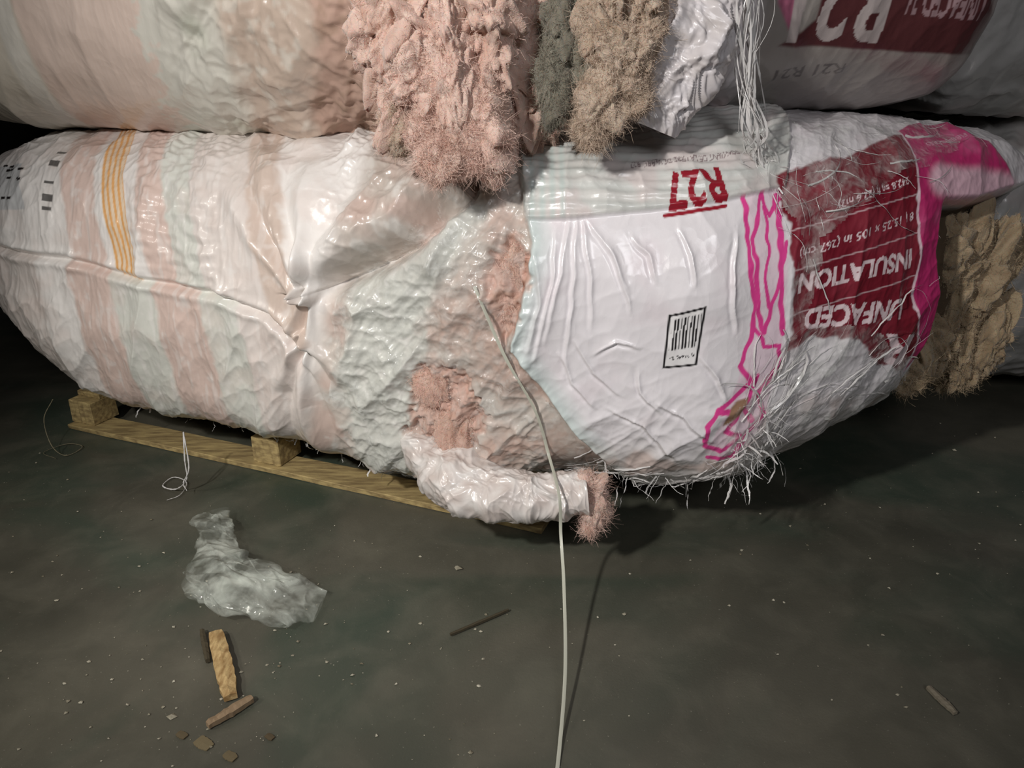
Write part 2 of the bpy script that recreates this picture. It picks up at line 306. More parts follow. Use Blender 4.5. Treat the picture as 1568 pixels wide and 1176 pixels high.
    for ln,w_ in (([(.452,.368),(.466,.18),(.486,.047),(.462,-.03)],.005),([(.50,.35),(.474,.22),(.486,.10),(.505,.03),(.53,.12),(.545,.20)],.0045),([(.475,.36),(.512,.26),(.545,.30),(.52,.34),(.49,.33)],.004),([(.486,.047),(.512,.0),(.545,-.005),(.548,-.05)],.004),([(.462,-.03),(.49,-.07),(.452,-.10),(.425,-.115),(.405,-.15),(.412,-.20)],.005),([(.548,-.05),(.51,-.10),(.525,-.15),(.49,-.20),(.47,-.245),(.42,-.235)],.005),([(.43,-.12),(.47,-.13),(.445,-.17),(.48,-.19),(.44,-.22),(.41,-.2)],.006),([(.505,-.06),(.48,-.12),(.50,-.16)],.005),([(.53,.30),(.535,.15),(.548,.02)],.006),([(.50,.28),(.51,.20),(.50,.14),(.515,.08)],.004)):
        d,_=dline(X+.006*n2(X*30,W*30,131),W,ln); p.put(1-sstep(w_*.8,w_*1.2,d),PKL)
    bx=[(.312,.088),(.384,.105),(.376,-.018),(.308,-.027)]; d=sdf(X,W,bx); p.put(1-sstep(-.001,.001,d),srgb(235,232,232)); p.put((1-sstep(.0015,.003,np.abs(d+.003))),srgb(25,22,25))
    bc=pmask(X,W,[(.322,.078),(.376,.090),(.372,.022),(.318,.014)],.001); bars=((np.sin((X-.03*W)*2*np.pi/.0062)+.6*np.sin(X*2*np.pi/.0171))>.05).astype(float); p.put(bc*bars,srgb(30,28,30))
    p.put(text_mask(X,W,'0 81445 21',(.368,.006),(.322,-.004),.008,.01),srgb(30,28,30))
    tf=pmask(X,W,TOPF,.003); p.put(tf,srgb(212,210,206)); p.put(tf*(.5+.5*np.sin(W*2*np.pi/.035)),srgb(200,204,200),.6); p.put(tf*sstep(.05,.6,nz),srgb(216,200,198),.6)
    fr=tf*sstep(-.01,.02,.12-X+.1*0); p.put(fr*(.5+.5*np.sin(X*2*np.pi/.02)),srgb(190,204,200),.7)
    RD=srgb(150,30,45)
    p.put(text_mask(X,W,'R27',(.418,.338),(.303,.318),.075,.03),RD); d,_=dline(X,W,[(.302,.275),(.42,.293)]); p.put(1-sstep(.003,.005,d),RD)
    p.put(text_mask(X,W,'CONTIENT DE LA FIBRE DE VERRE  R27',(.46,.408),(.24,.375),.014,.01),srgb(110,85,90),.8)
    MR=srgb(124,34,48); m=pmask(X+.008*n1,W+.008*n1,MAR,.004); p.put(m,MR,rg=.35); p.put(m*sstep(-.1,.8,nz),srgb(150,58,72),.6)
    g=pmask(X,W,MAG,.003); p.put(g,srgb(190,52,110),rg=.35); p.put(g*sstep(.2,.8,nz),srgb(222,110,155),.6)
    d,_=dline(X,W,[(.884,.42),(.875,.30),(.866,.191),(.885,.10),(.871,.0195),(.915,-.10),(.905,-.17)]); p.put(1-sstep(.002,.004,d),srgb(235,205,215))
    d,_=dline(X,W,[(.94,.25),(1.0,.235),(1.1,.225),(1.18,.215)]); p.put(1-sstep(.02,.05,d),srgb(228,200,210),.8)
    T=srgb(236,214,218)
    p.put(text_mask(X,W,'INSULATION',(.858,.100),(.578,.112),.040,.035),T)
    p.put(text_mask(X,W,'UNFACED',(.845,-.004),(.600,.035),.046,.035),T)
    p.put(text_mask(X,W,'8 | 15.25 x 105 in (267 cm)',(.855,.190),(.575,.172),.022,.01),T)
    p.put(text_mask(X,W,'242.8 sq ft (22.6 m2)',(.84,.265),(.66,.250),.020,.01),T)
    p.put(text_mask(X,W,'R',(.885,-.108),(.80,-.085),.070,.04),T)
    p.put(text_mask(X,W,'FIBERGLASS',(1.06,.36),(.93,.345),.014,.01),srgb(240,190,210),.7)
    for ww in (.055,.145,.225): 
        d=np.abs(W-ww-.03*(X-.7)); p.put(m*(1-sstep(.0008,.0018,d)),T,.6)
    h=hole_mask(X,W,.008)
    p.put(h,srgb(206,168,153),.9,rg=.9); p.put(h*sstep(-.2,.6,fbm2(X*40,W*40,150)),srgb(180,142,122),.6)
    h2=pmask(X+.01*n1,W+.01*n1,[(.49,-.10),(.455,-.11),(.44,-.15),(.47,-.14)],.003); p.put(h2,srgb(150,116,92),rg=.9)
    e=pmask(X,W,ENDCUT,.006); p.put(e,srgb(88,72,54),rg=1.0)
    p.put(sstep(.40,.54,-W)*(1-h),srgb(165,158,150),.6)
    return p.c,p.r
LT=([-1.78,-1.55,-1.2,-.5,0,.42,.68,.95,1.25,1.36],[.30,.18,.15,.15,.15,.14,.22,.29,.31,.33],[.92,.94,.95,.97,.98,1.0,1.0,.99,.94,.92],[2.34,2.2,2.02,1.72,1.52,1.47,1.55,1.70,1.88,1.95],[.5,.5,.5,.5,.5,.5,.5,.45,.27,.2])
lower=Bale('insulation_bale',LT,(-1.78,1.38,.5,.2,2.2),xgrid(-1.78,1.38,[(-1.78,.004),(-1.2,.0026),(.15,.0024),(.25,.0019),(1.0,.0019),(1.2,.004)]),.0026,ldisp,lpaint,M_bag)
# ---- upper left bale
def udisp(X,W):
    D=.016*fbm2(X*2,W*2,203)+.003*fbm2(X*6,W*6,204,2)+.014*crump(X,W,85,.35,.12,205,1,.6)+.003*crump(X,W,85,.10,.03,209,1)
    r=sstep(-.85,-.70,X)*(1-sstep(-.2,-.1,X)); D+=r*(.035*crump(X,W,60,.22,.10,206,2,.7)+.009*crump(X,W,-40,.06,.035,207,2))
    D+=sstep(-.45,-.3,X)*.014*fbm2(X*18,W*18,208,3); return D
def upaint(X,W):
    p=P(X,srgb(208,199,184)); nz=fbm2(X*6,W*6,210,3); n1=fbm2(X*22,W*22,211,3)
    p.put(sstep(-1.27,-1.25,X)*(1-sstep(-1.20,-1.19,X)),srgb(218,212,201)); p.put(sstep(-1.20,-1.18,X),srgb(214,193,180))
    fine=.5+.5*np.sin(X*2*np.pi/.012); p.put(sstep(-1.18,-1.1,X)*fine,srgb(222,205,194),.35)
    p.put(sstep(-.86,-.83,X+.06*n1),srgb(210,206,195)); g=sstep(-.80,-.70,X)*sstep(-.1,.5,nz); p.put(g,srgb(190,192,177),.7)
    p.put(sstep(-.66,-.60,X+.05*nz),srgb(194,175,160)); p.put(sstep(-.66,-.6,X)*sstep(0,.6,n1),srgb(216,210,199),.6)
    e=sstep(-.46,-.40,X+.06*nz); p.put(e,srgb(182,152,137),rg=.9); p.put(e*sstep(0,.6,n1),srgb(156,130,112),.7); return p.c,p.r
upl=Bale('insulation_bale',([-1.8,-1.2,-.5,0.0],[.95,.94,.95,.97],[1.75]*4,[2.3,2.04,1.78,1.62],[.5]*4),(-1.8,0.03,.4,.3,2.5),xgrid(-1.8,.03,[(-1.8,.005),(0,.004)]),.004,udisp,upaint,M_bag)
def rdisp(X,W):
    D=.012*fbm2(X*2.5,W*2.5,303)+.012*crump(X,W,80,.25,.10,305,1,.6)+.002*crump(X,W,70,.06,.03,308,1)
    r=1-sstep(.38,.55,X); D+=r*(.05*crump(X,W,70,.16,.07,306,2)+.006*crump(X,W,-40,.05,.03,307,1)); return D
def rpaint(X,W):
    p=P(X,srgb(152,145,140)); nz=fbm2(X*6,W*6,310,3)  # film and maroon print toned darker: the bale's shade is painted into them
    p.put(pmask(X,W,[(.55,-.232),(.78,-.245),(1.15,-.26),(1.15,.1),(.62,.1),(.62,-.18)],.004),srgb(88,48,50))
    p.put(pmask(X,W,[(.50,.1),(.53,-.15),(.57,-.21),(.60,.1)],.004),srgb(180,88,126),.8)
    p.put(text_mask(X,W,'R21',(.78,-.155),(.565,-.15),.15,.02),srgb(180,168,166))
    p.put(text_mask(X,W,'UNFACED 21',(1.0,-.15),(.82,-.14),.06,.03),srgb(160,132,136))
    p.put(text_mask(X,W,'R21 R21',(.73,-.295),(.56,-.30),.03,.01),srgb(80,72,72),.8)
    p.put(1-sstep(.46,.52,X+.02*nz),srgb(214,207,209)); p.put((1-sstep(.46,.52,X))*sstep(.1,.7,nz),srgb(200,186,183),.6); return p.c,p.r
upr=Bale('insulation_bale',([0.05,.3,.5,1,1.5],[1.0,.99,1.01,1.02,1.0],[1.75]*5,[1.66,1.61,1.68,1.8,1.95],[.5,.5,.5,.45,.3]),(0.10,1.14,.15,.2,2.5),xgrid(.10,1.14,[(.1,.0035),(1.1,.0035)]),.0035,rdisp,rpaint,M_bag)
def ndisp(X,W): return .02*fbm2(X*2.5,W*2.5,403)+.03*crump(X,W,70,.16,.08,405,2)
def npaint(X,W):
    p=P(X,srgb(192,190,187)); nz=fbm2(X*5,W*5,410,3); p.put(sstep(0,.6,nz),srgb(205,190,187),.6); return p.c,p.r
b3=Bale('insulation_bale',([1.3,2.9],[.06,.03],[.95,.95],[2.40,2.42],[.45]*2),(1.32,2.9,.12,.3,2.5),xgrid(1.32,2.9,[(1.4,.008),(2.9,.02)]),.008,ndisp,npaint,M_bag)
b4=Bale('insulation_bale',([1.2,2.9],[.99,.99],[1.75]*2,[2.20,2.5],[.45]*2),(1.17,2.9,.12,.3,2.5),xgrid(1.17,2.9,[(1.2,.008),(2.9,.02)]),.008,ndisp,npaint,M_bag)
# ------------------------------------------------------------ torn fibreglass
_ico={}
def ico(sub=6):
    if sub not in _ico:
        bpy.ops.mesh.primitive_ico_sphere_add(subdivisions=sub,radius=1); o=bpy.context.object
        v=np.array([x.co[:] for x in o.data.vertices]); f=[list(q.vertices) for q in o.data.polygons]; bpy.data.objects.remove(o); _ico[sub]=(v,f)
    return _ico[sub]
FZ={}
def fuzz(V,C,cen,parent,n,seed,ln=.020):
    g=np.random.default_rng(seed); i=g.integers(0,len(V),n); P0=V[i]; N0=P0-cen; N0/=np.linalg.norm(N0,axis=1,keepdims=True)
    d=N0*.45+g.normal(0,.55,(n,3)); d/=np.linalg.norm(d,axis=1,keepdims=True); sd=np.cross(d,g.normal(0,1,(n,3))); sd/=np.linalg.norm(sd,axis=1,keepdims=True)
    L=(ln*g.uniform(.2,1.2,n))[:,None]; b=g.normal(0,.5,(n,3)); b2=b+g.normal(0,.5,(n,3)); w=.00032
    pts=[P0-d*L*.15,P0+d*L*.3,P0+(d+b*.5)*L*.6,P0+(d*.8+b2)*L*.8]
    VV=np.stack([q+sg*sd*w*k for q,k in zip(pts,(1,1,.8,.3)) for sg in (-1,1)],1)
    FZ.setdefault(parent.name,[parent,[],[]]); FZ[parent.name][1].append(VV.reshape(-1,3)); FZ[parent.name][2].append(np.repeat(np.minimum(C[i]*1.15,.9),8,0))
def fluff(name,c,r,seed,cols,parent,amp=.45,fr=2.0,stretch=(1,1,.6),rot=(0,0,0),nf=5000):
    v,f=ico(6); s=np.array(stretch)
    q=v*np.array(r)/.10*fr*s*.75
    wv=np.stack([n3(q*.9+7,seed),n3(q*.9+19,seed+1),n3(q*.9+31,seed+2)],-1)*.5
    q2=q+wv
    R=.9*n3(q2*.9+3,seed+10)+.75*(np.abs(n3(q2*1.7+11,seed+11))*2-.5)+.34*(np.abs(n3(q2*3.5+21,seed+12))*2-.5)+.18*n3(q2*7,seed+13)+.11*n3(q2*14,seed+14)+.07*n3(q2*28,seed+15)
    d=1+amp*R*.42
    E=np.array(Euler([math.radians(a) for a in rot]).to_matrix()); V=(v*d[:,None]*np.array(r))@E.T+np.array(c)
    t=np.clip(.5+.8*n3(q2*1.3+50,seed+60),0,1); u=np.clip(.5+.9*n3(q2*5+80,seed+61),0,1)
    C=mix(mix(np.zeros(v.shape)+cols[0],cols[1],t),cols[2],u*.6)
    if nf: fuzz(V,C,np.array(c),parent,nf,seed)
    return newmesh(name,V,f,M_fl,C,None,parent)
PINK=[srgb(212,180,167),srgb(192,156,140),srgb(226,204,192)]
TAN=[srgb(184,163,145),srgb(162,140,120),srgb(206,189,172)]
GRY=[srgb(118,113,100),srgb(98,93,82),srgb(152,146,131)]
BRN=[srgb(160,140,112),srgb(132,112,88),srgb(188,168,140)]
k=0
for c,r,cl,rot in [((-.21,1.61,1.20),(.09,.09,.15),PINK,(0,12,0)),((-.13,1.585,1.16),(.07,.09,.15),PINK,(0,-6,0)),((-.06,1.60,1.20),(.075,.10,.17),PINK,(0,-10,0)),((-.19,1.56,1.08),(.055,.07,.10),PINK,(5,20,0)),((-.12,1.545,1.05),(.06,.07,.11),PINK,(5,-10,0)),((-.21,1.57,1.02),(.045,.05,.07),TAN,(0,15,0)),
    ((-.095,1.52,.985),(.045,.045,.065),PINK,(0,20,0)),((-.135,1.50,.95),(.040,.035,.045),PINK,(0,0,0)),((-.045,1.53,1.02),(.035,.05,.085),PINK,(0,-12,0)),((.02,1.66,1.10),(.10,.06,.17),PINK,(0,0,0)),((-.165,1.53,.99),(.035,.035,.055),PINK,(0,-30,0)),((-.07,1.51,.955),(.03,.03,.03),PINK,(0,-30,0)),
    ((.10,1.57,1.20),(.045,.06,.13),GRY,(0,8,0)),((.08,1.55,1.09),(.032,.045,.07),GRY,(0,0,0)),((.135,1.56,1.14),(.035,.06,.12),GRY,(0,-10,0)),
    ((.18,1.54,1.24),(.045,.07,.10),TAN,(0,20,0)),((.235,1.54,1.23),(.045,.07,.09),TAN,(0,-15,0)),((.175,1.51,1.14),(.045,.05,.07),TAN,(0,-30,0)),((.22,1.51,1.14),(.04,.05,.06),TAN,(0,30,0)),((.165,1.50,1.055),(.040,.040,.06),TAN,(0,0,0)),((.215,1.50,1.065),(.035,.035,.04),TAN,(0,40,0)),((.15,1.50,1.005),(.028,.03,.035),TAN,(0,0,0))]:
    fluff('torn_batt_%d'%k,c,r,500+k*7,cl,upl.ob if c[0]<.05 else upr.ob,rot=rot,amp=.8,nf=4200); k+=1
for c,r,cl,rot in [((1.06,1.90,.66),(.06,.08,.11),BRN,(0,10,0)),((1.13,1.92,.62),(.045,.07,.16),BRN,(0,8,0)),((1.20,1.94,.60),(.04,.07,.16),BRN,(0,14,0)),((1.03,1.86,.48),(.06,.08,.10),BRN,(0,-25,0)),((1.11,1.90,.45),(.04,.07,.11),BRN,(0,0,0)),((1.18,1.93,.44),(.04,.07,.13),BRN,(0,5,0)),((1.26,1.96,.46),(.055,.08,.14),BRN,(0,8,0)),((1.27,1.98,.64),(.05,.07,.09),BRN,(0,20,0)),((1.20,1.95,.35),(.05,.06,.05),BRN,(0,0,0)),((.985,1.80,.40),(.04,.05,.06),BRN,(0,-40,0))]:
    fluff('torn_batt_%d'%k,c,r,700+k*7,cl,lower.ob,amp=.7,rot=rot,fr=1.6,nf=3000); k+=1
for (x,w),r in (((.0,.16),(.030,.018,.05)),((-.01,.08),(.022,.018,.04)),((-.18,-.12),(.04,.018,.045)),((-.13,-.24),(.045,.022,.065)),((-.2,-.32),(.04,.022,.045))):
    c=lower.at(x,w,-.010); fluff('exposed_batt_%d'%k,c,r,900+k,[srgb(206,170,155),srgb(188,150,132),srgb(220,193,179)],lower.ob,amp=.8,nf=1400); k+=1
# ------------------------------------------------------------ tubes / sheets
def catmull(pts,n):
    pts=[Vector(p) for p in pts]; pts=[pts[0]*2-pts[1]]+pts+[pts[-1]*2-pts[-2]]; out=[]
    for i in range(1,len(pts)-2):
        a,b,c,d=pts[i-1:i+3]
        for k_ in range(n):
            t=k_/n; out.append(.5*((2*b)+(c-a)*t+(2*a-5*b+4*c-d)*t*t+(3*b-a-3*c+d)*t**3))
    out.append(pts[-2]); return out
def crumple_tube(name,axis,rw,rh,matl,col,parent,seed,amp=.3,nu=150,nv=120,closed=True,up=Vector((0,0,1)),cs=.05,camp=.02,ang=25,el=2.0,fine=0):
    A=catmull(axis,max(2,nu//(len(axis)-1))); n=len(A); tt=np.linspace(0,1,n); V=[]
    rwv=np.interp(tt,np.linspace(0,1,len(rw)),rw); rhv=np.interp(tt,np.linspace(0,1,len(rh)),rh)
    an=np.linspace(0,2*np.pi,nv,endpoint=False); L=sum((A[i+1]-A[i]).length for i in range(n-1))
    for i in range(n):
        T=(A[min(i+1,n-1)]-A[max(i-1,0)]).normalized(); s_=T.cross(up).normalized(); u_=s_.cross(T).normalized()
        V.append(np.array(A[i])+np.outer(np.cos(an)*rwv[i],np.array(s_))+np.outer(np.sin(an)*rhv[i],np.array(u_)))
    V=np.array(V); cen=V.mean(1,keepdims=True); R=V-cen; rn=np.linalg.norm(R,axis=2,keepdims=True)+1e-6
    lo=n3(V*11,seed)+.6*n3(V*24,seed+1)
    q=V+np.stack([n3(V*14,seed+2),n3(V*14,seed+3),n3(V*14,seed+4)],-1)*.02
    cr=crump(q[...,0],q[...,1]+.8*q[...,2],ang,cs*el,cs,seed,2,.5)
    if fine: cr=cr+fine*crump(q[...,0],q[...,1]+.8*q[...,2],ang+50,cs*.5,cs*.25,seed+9,1,.5)
    V=cen+R*(1+amp*lo)[...,None]+R/rn*(camp*(cr-.3))[...,None]*sstep(0,.01,rn)
    idx=np.arange(n*nv).reshape(n,nv); j2=(np.arange(nv)+1)%nv
    f=np.stack([idx[:-1,:],idx[:-1,j2],idx[1:,j2],idx[1:,:]],-1).reshape(-1,4)
    V=V.reshape(-1,3); V[:,2]=np.maximum(V[:,2],.002)
    t=np.clip(.5+.9*n3(V*30,seed+70),0,1)
    return newmesh(name,V,f,matl,mix(np.zeros(V.shape)+col[0],col[1],t),np.full(len(V),.3),parent)
WHc=[srgb(228,222,218),srgb(208,196,190)]
crumple_tube('torn_bag_sleeve',[(-.24,1.74,.27),(-.18,1.63,.235),(-.12,1.565,.225),(-.05,1.525,.22),(.01,1.505,.22),(.06,1.495,.222),(.12,1.49,.235),(.165,1.49,.24)],[.05,.07,.075,.070,.066,.060,.054,.050],[.05,.06,.064,.060,.056,.052,.047,.044],M_bag,WHc,lower.ob,41,.14,300,200,cs=.05,camp=.017,ang=75,el=1.3,fine=.3)
for c,r in (((.17,1.49,.235),(.035,.035,.045)),((.185,1.48,.195),(.03,.03,.035)),((.16,1.49,.26),(.025,.03,.03)),((.175,1.475,.16),(.018,.02,.02))):
    fluff('exposed_batt_%d'%k,c,r,950+k,PINK,lower.ob,amp=.8,nf=900); k+=1
crumple_tube('hanging_film_fold',[(.36,1.62,1.30),(.33,1.57,1.18),(.30,1.56,1.08),(.27,1.555,1.0)],[.10,.10,.08,.05],[.05,.05,.05,.03],M_bag,[srgb(218,212,214),srgb(202,194,192)],upr.ob,77,.14,200,160,up=Vector((0,1,0)),cs=.035,camp=.028,ang=60,fine=.3)
for nm,(par,vs,cs) in FZ.items():
    V=np.concatenate(vs); C=np.concatenate(cs); b=np.arange(0,len(V),8)[:,None]; F=np.concatenate([b+np.array([[0,1,3,2]]),b+np.array([[2,3,5,4]]),b+np.array([[4,5,7,6]])]); newmesh('loose_fibres',V,F,M_fib,C,None,par,False)
# strands: thin flat film ribbons
def ribbons(name,paths,matl,parent=None,wmin=.0008,wmax=.003,seed=0):
    R=random.Random(seed); V=[];F=[]
    for pth in paths:
        P_=[Vector(q) for q in pth]; n=len(P_)
        if n<3: continue
        w=wmin+(wmax-wmin)*R.random()**3; rv=Vector((R.gauss(0,1),R.gauss(0,.4),R.gauss(0,1)))
        for i in range(n):
            T=(P_[min(i+1,n-1)]-P_[max(i-1,0)]).normalized(); rv=(rv+Vector((R.gauss(0,.12),R.gauss(0,.12),R.gauss(0,.12)))); sd=(rv-T*rv.dot(T)).normalized()
            ww=w*(.3+.7*min(1,3*(1-i/n)))*R.uniform(.8,1.2); V.append(tuple(P_[i]-sd*ww*.5)); V.append(tuple(P_[i]+sd*ww*.5))
            if i: b=len(V)-4; F.append([b,b+1,b+3,b+2])
    return newmesh(name,V,F,matl,None,None,parent)
def strands(name,paths,matl,parent=None,rad=.0009):
    cu=bpy.data.curves.new(name,'CURVE'); cu.dimensions='3D'; cu.bevel_depth=rad; cu.bevel_resolution=1
    for pth in paths:
        sp=cu.splines.new('POLY'); sp.points.add(len(pth)-1)
        for i,q in enumerate(pth): sp.points[i].co=(*q,1); sp.points[i].radius=(.35+.65*min(1,2*(1-i/len(pth))))*random.uniform(.6,1.3)
    cu.materials.append(matl); return link(bpy.data.objects.new(name,cu),parent)
def skin_strands(B,boxes,seed):
    R=random.Random(seed); out=[]
    for (x0,x1,w0,w1,ang,spread,ln,n,off) in boxes:
        for _ in range(n):
            x=R.uniform(x0,x1); w=R.uniform(w0,w1); a=math.radians(ang+R.gauss(0,spread)); L=ln*R.uniform(.4,1.4); st=.008; p=[]; o=off*R.uniform(.3,1.5); cv=R.gauss(0,.05)
            for i in range(int(L/st)):
                p.append(B.at(x,w,o)); cv+=R.gauss(0,.02); a+=cv; x+=math.cos(a)*st; w+=math.sin(a)*st; o=max(.001,o+R.gauss(0,.0008))
                if x>1.2: break
            if len(p)>3: out.append(p)
    return out
ribbons('torn_film_strands',skin_strands(lower,[(.47,.58,-.26,-.06,60,25,.12,60,.006),(.5,.9,-.22,-.04,25,25,.14,34,.005),(.52,1.0,.24,.42,-15,20,.16,26,.004),(.58,.66,-.0,.34,85,12,.14,6,.003),(.05,.4,-.42,-.28,5,15,.12,30,.006),(.40,.55,-.38,-.2,60,40,.10,34,.012),(.9,1.0,-.25,.1,80,30,.08,8,.008)],9),M_strand,lower.ob,.0006,.005,1)
R=random.Random(3); hp=[]
for _ in range(100):
    t=R.random(); x,w=(.20+.42*t,-.34+.05*R.random()) if R.random()<.4 else (.46+.09*R.random(),-.30+.14*R.random())
    q=Vector(lower.at(x,w,.004)); d=Vector((R.gauss(.3,.6),-.30+R.gauss(0,.3),R.gauss(-.4,.4))).normalized(); p=[q]
    for i in range(R.randint(4,13)):
        d=(d+Vector((R.gauss(0,.22),R.gauss(0,.22),R.gauss(-.08,.22)))).normalized(); q=q+d*.007; p.append(q.copy())
    hp.append(p)
for _ in range(50):
    x=R.uniform(-1.3,.1); q=Vector(lower.at(x,-.45,.002)); d=Vector((R.gauss(0,.6),-.2,-.8)).normalized(); p=[q]
    for i in range(R.randint(3,8)):
        d=(d+Vector((R.gauss(0,.4),R.gauss(0,.4),R.gauss(-.05,.3)))).normalized(); q=q+d*.006; p.append(q.copy())
    hp.append(p)
ribbons('frayed_film_edge',hp,M_strand,lower.ob,.001,.006,2)
R=random.Random(8); hp=[]
for _ in range(26):
    j=lambda s:R.gauss(0,s)
    p=[(.42+j(.02),1.56+j(.015),1.32),(.43+j(.018),1.56+j(.012),1.2),(.44+j(.016),1.565+j(.01),1.1),(.475+j(.015),1.56+j(.01),1.0)]
    e=lower.at(.50+j(.02),.40+j(.03),.006); e2=lower.at(.54+j(.03),.30+j(.05),.005)
    hp.append(catmull(p+[tuple(e),tuple(e2)],6))
ribbons('hanging_film_strands',hp,M_strand,upr.ob,.0008,.008,3)
# sheer stretch-film sheets hugging the bale
def sheet(name,B,x0,x1,w0,w1,off,seed,poly=None,ang=40):
    nx=int((x1-x0)/.004); nw=int((w1-w0)/.004); V=np.zeros((nx,nw,3))
    xx=np.linspace(x0,x1,nx); ww=np.linspace(w0,w1,nw); XX,WW=np.meshgrid(xx,ww,indexing='ij')
    o=off+.016*crump(XX,WW,ang,.14,.05,seed,2)+.002*n2(XX*14,WW*14,seed+3)
    for i in range(nx):
        for j in range(nw): V[i,j]=B.at(xx[i],ww[j],max(.003,o[i,j]))
    idx=np.arange(nx*nw).reshape(nx,nw); f=np.stack([idx[:-1,:-1],idx[1:,:-1],idx[1:,1:],idx[:-1,1:]],-1)
    if poly is not None:
        m=sdf(XX+.02*n2(XX*15,WW*15,seed+9),WW+.02*n2(XX*15,WW*15,seed+8),poly)<0; f=f[m[:-1,:-1]]
    return newmesh(name,V.reshape(-1,3),f.reshape(-1,4),M_sheer,None,None,B.ob)
sheet('stretch_film_wrap',lower,-.45,.25,-.42,.46,.003,61,[(-.4,.12),(-.2,.22),(-.05,.44),(.02,.44),(.03,.2),(0,0),(.1,-.15),(.22,-.32),(.1,-.41),(-.3,-.41),(-.44,-.2)],50)
sheet('stretch_film_patch',lower,.40,1.12,-.30,.48,.003,67,[(.50,.46),(.75,.46),(1.05,.44),(1.0,.3),(.8,.28),(.62,.2),(.60,.02),(.75,-.02),(.92,-.16),(.9,-.26),(.6,-.22),(.45,-.29),(.44,-.15),(.54,-.05),(.56,.2)],15)
# strap
ax=[tuple(lower.at(-.07,.13,.006)),tuple(lower.at(-.046,.08,.014)),tuple(lower.at(-.006,-.018,.018)),tuple(lower.at(.052,-.138,.018)),tuple(lower.at(.085,-.25,.02)),(.100,1.42,.27),(.105,1.41,.18),(.108,1.33,.115),(.102,1.16,.045),(.082,1.0,.006),(.06,.86,.003),(.05,.74,.003)]
A=catmull(ax,14); V=[];F=[]
for i,a in enumerate(A):
    T=(A[min(i+1,len(A)-1)]-A[max(i-1,0)]).normalized(); sd=Vector((1,.5*math.sin(i*.12),0)); sd=(sd-T*sd.dot(T)).normalized(); nn=T.cross(sd)
    for q in (-1,-.4,.4,1): V.append(tuple(a+sd*q*.0034+nn*.0007*(1-abs(q))))
    if i: 
        for j in range(3): b=(i-1)*4+j; F.append([b,b+1,b+5,b+4])
newmesh('plastic_strap',V,F,M_strap)
# twine loops
strands('twine',[catmull([(-.89,1.88,.20),(-.895,1.87,.12),(-.90,1.87,.06),(-.95,1.9,.012),(-1.0,1.93,.006),(-.99,1.98,.006),(-.94,1.95,.006),(-.93,1.88,.006),(-.955,1.85,.006)],10),catmull([(-.89,1.88,.20),(-.885,1.865,.10),(-.91,1.87,.05),(-.90,1.86,.03)],8)],M_strand,None,.002)
strands('twine',[catmull([(-1.43,2.2,.16),(-1.46,2.18,.10),(-1.43,2.14,.03),(-1.38,2.12,.005),(-1.36,2.18,.005),(-1.42,2.2,.005),(-1.46,2.14,.005),(-1.40,2.1,.005)],10)],plain('dull_twine',srgb(120,112,90),.8),None,.0014)
# ------------------------------------------------------------ pallet
def boxm(V,F,c,ex,ey,sz,d1,d2,seed=0):
    R=random.Random(seed); b=len(V); n=10
    for i in range(n+1):
        t=i/n-.5
        for (p,q) in ((-.5,-.5),(.5,-.5),(.5,.5),(-.5,.5)):
            v=Vector(c)+d1*(t*ex)+d2*((p*ey)+R.gauss(0,.0012))+Vector((0,0,q*sz+R.gauss(0,.0008))); V.append(tuple(v))
    for i in range(n):
        for j in range(4): a=b+i*4+j; a2=b+i*4+(j+1)%4; F.append([a,a2,a2+4,a+4])
    F.append([b,b+3,b+2,b+1]); e=b+n*4; F.append([e,e+1,e+2,e+3])
d1=Vector((.926,-.377,0)); d2=Vector((.377,.926,0)); O=Vector((-1.48,2.32,0)); Lp,Dp=1.68,1.05
pal=bpy.data.objects.new('wooden_pallet',None); link(pal); s_=0
def part(nm,boxes):
    global s_
    V=[];F=[]
    for (u,v,z,ex,ey,sz) in boxes: s_+=1; boxm(V,F,O+d1*u+d2*v+Vector((0,0,z)),ex,ey,sz,d1,d2,s_)
    o=newmesh(nm,V,F,M_wood,None,None,pal,False); b=o.modifiers.new('b','BEVEL'); b.width=.002
part('bottom_boards',[(Lp/2,v,.010,Lp,.10,.018) for v in (.05,Dp/2,Dp-.05)])
part('blocks',[(u,v,.060,.10,.10,.080) for u in (.05,.80,Lp-.10) for v in (.07,Dp/2,Dp-.05)])
part('stringer_boards',[(u,Dp/2+.03,.109,.10,Dp-.06,.017) for u in (.05,.80,Lp-.10)])
part('top_boards',[(Lp/2,v,.127,Lp,.095,.018) for v in np.linspace(.13,Dp-.048,6)])
# ------------------------------------------------------------ room
m,nt,p=mat('stained_concrete'); tc=nd(nt,'ShaderNodeTexCoord')
def nz(sc,det,dist=0,vec=(1,1,1)):
    mp=nd(nt,'ShaderNodeMapping'); mp.inputs['Scale'].default_value=vec; nt.links.new(tc.outputs['Object'],mp.inputs[0]); n=nd(nt,'ShaderNodeTexNoise',Scale=sc,Detail=det,Distortion=dist,Roughness=.6); nt.links.new(mp.outputs[0],n.inputs['Vector']); return n
def ramp(n,a,b,ca,cb):
    r=nd(nt,'ShaderNodeValToRGB'); e=r.color_ramp.elements; e[0].position=a; e[1].position=b; e[0].color=(*ca,1); e[1].color=(*cb,1); nt.links.new(n.outputs[0],r.inputs[0]); return r
def mx(f,a,b,mode='MIX',fac=None):
    x=nd(nt,'ShaderNodeMix'); x.data_type='RGBA'; x.blend_type=mode
    if f is not None: nt.links.new(f,x.inputs[0])
    else: x.inputs[0].default_value=fac
    nt.links.new(a,x.inputs[6])
    if isinstance(b,np.ndarray): x.inputs[7].default_value=(*b,1)
    else: nt.links.new(b,x.inputs[7])
    return x
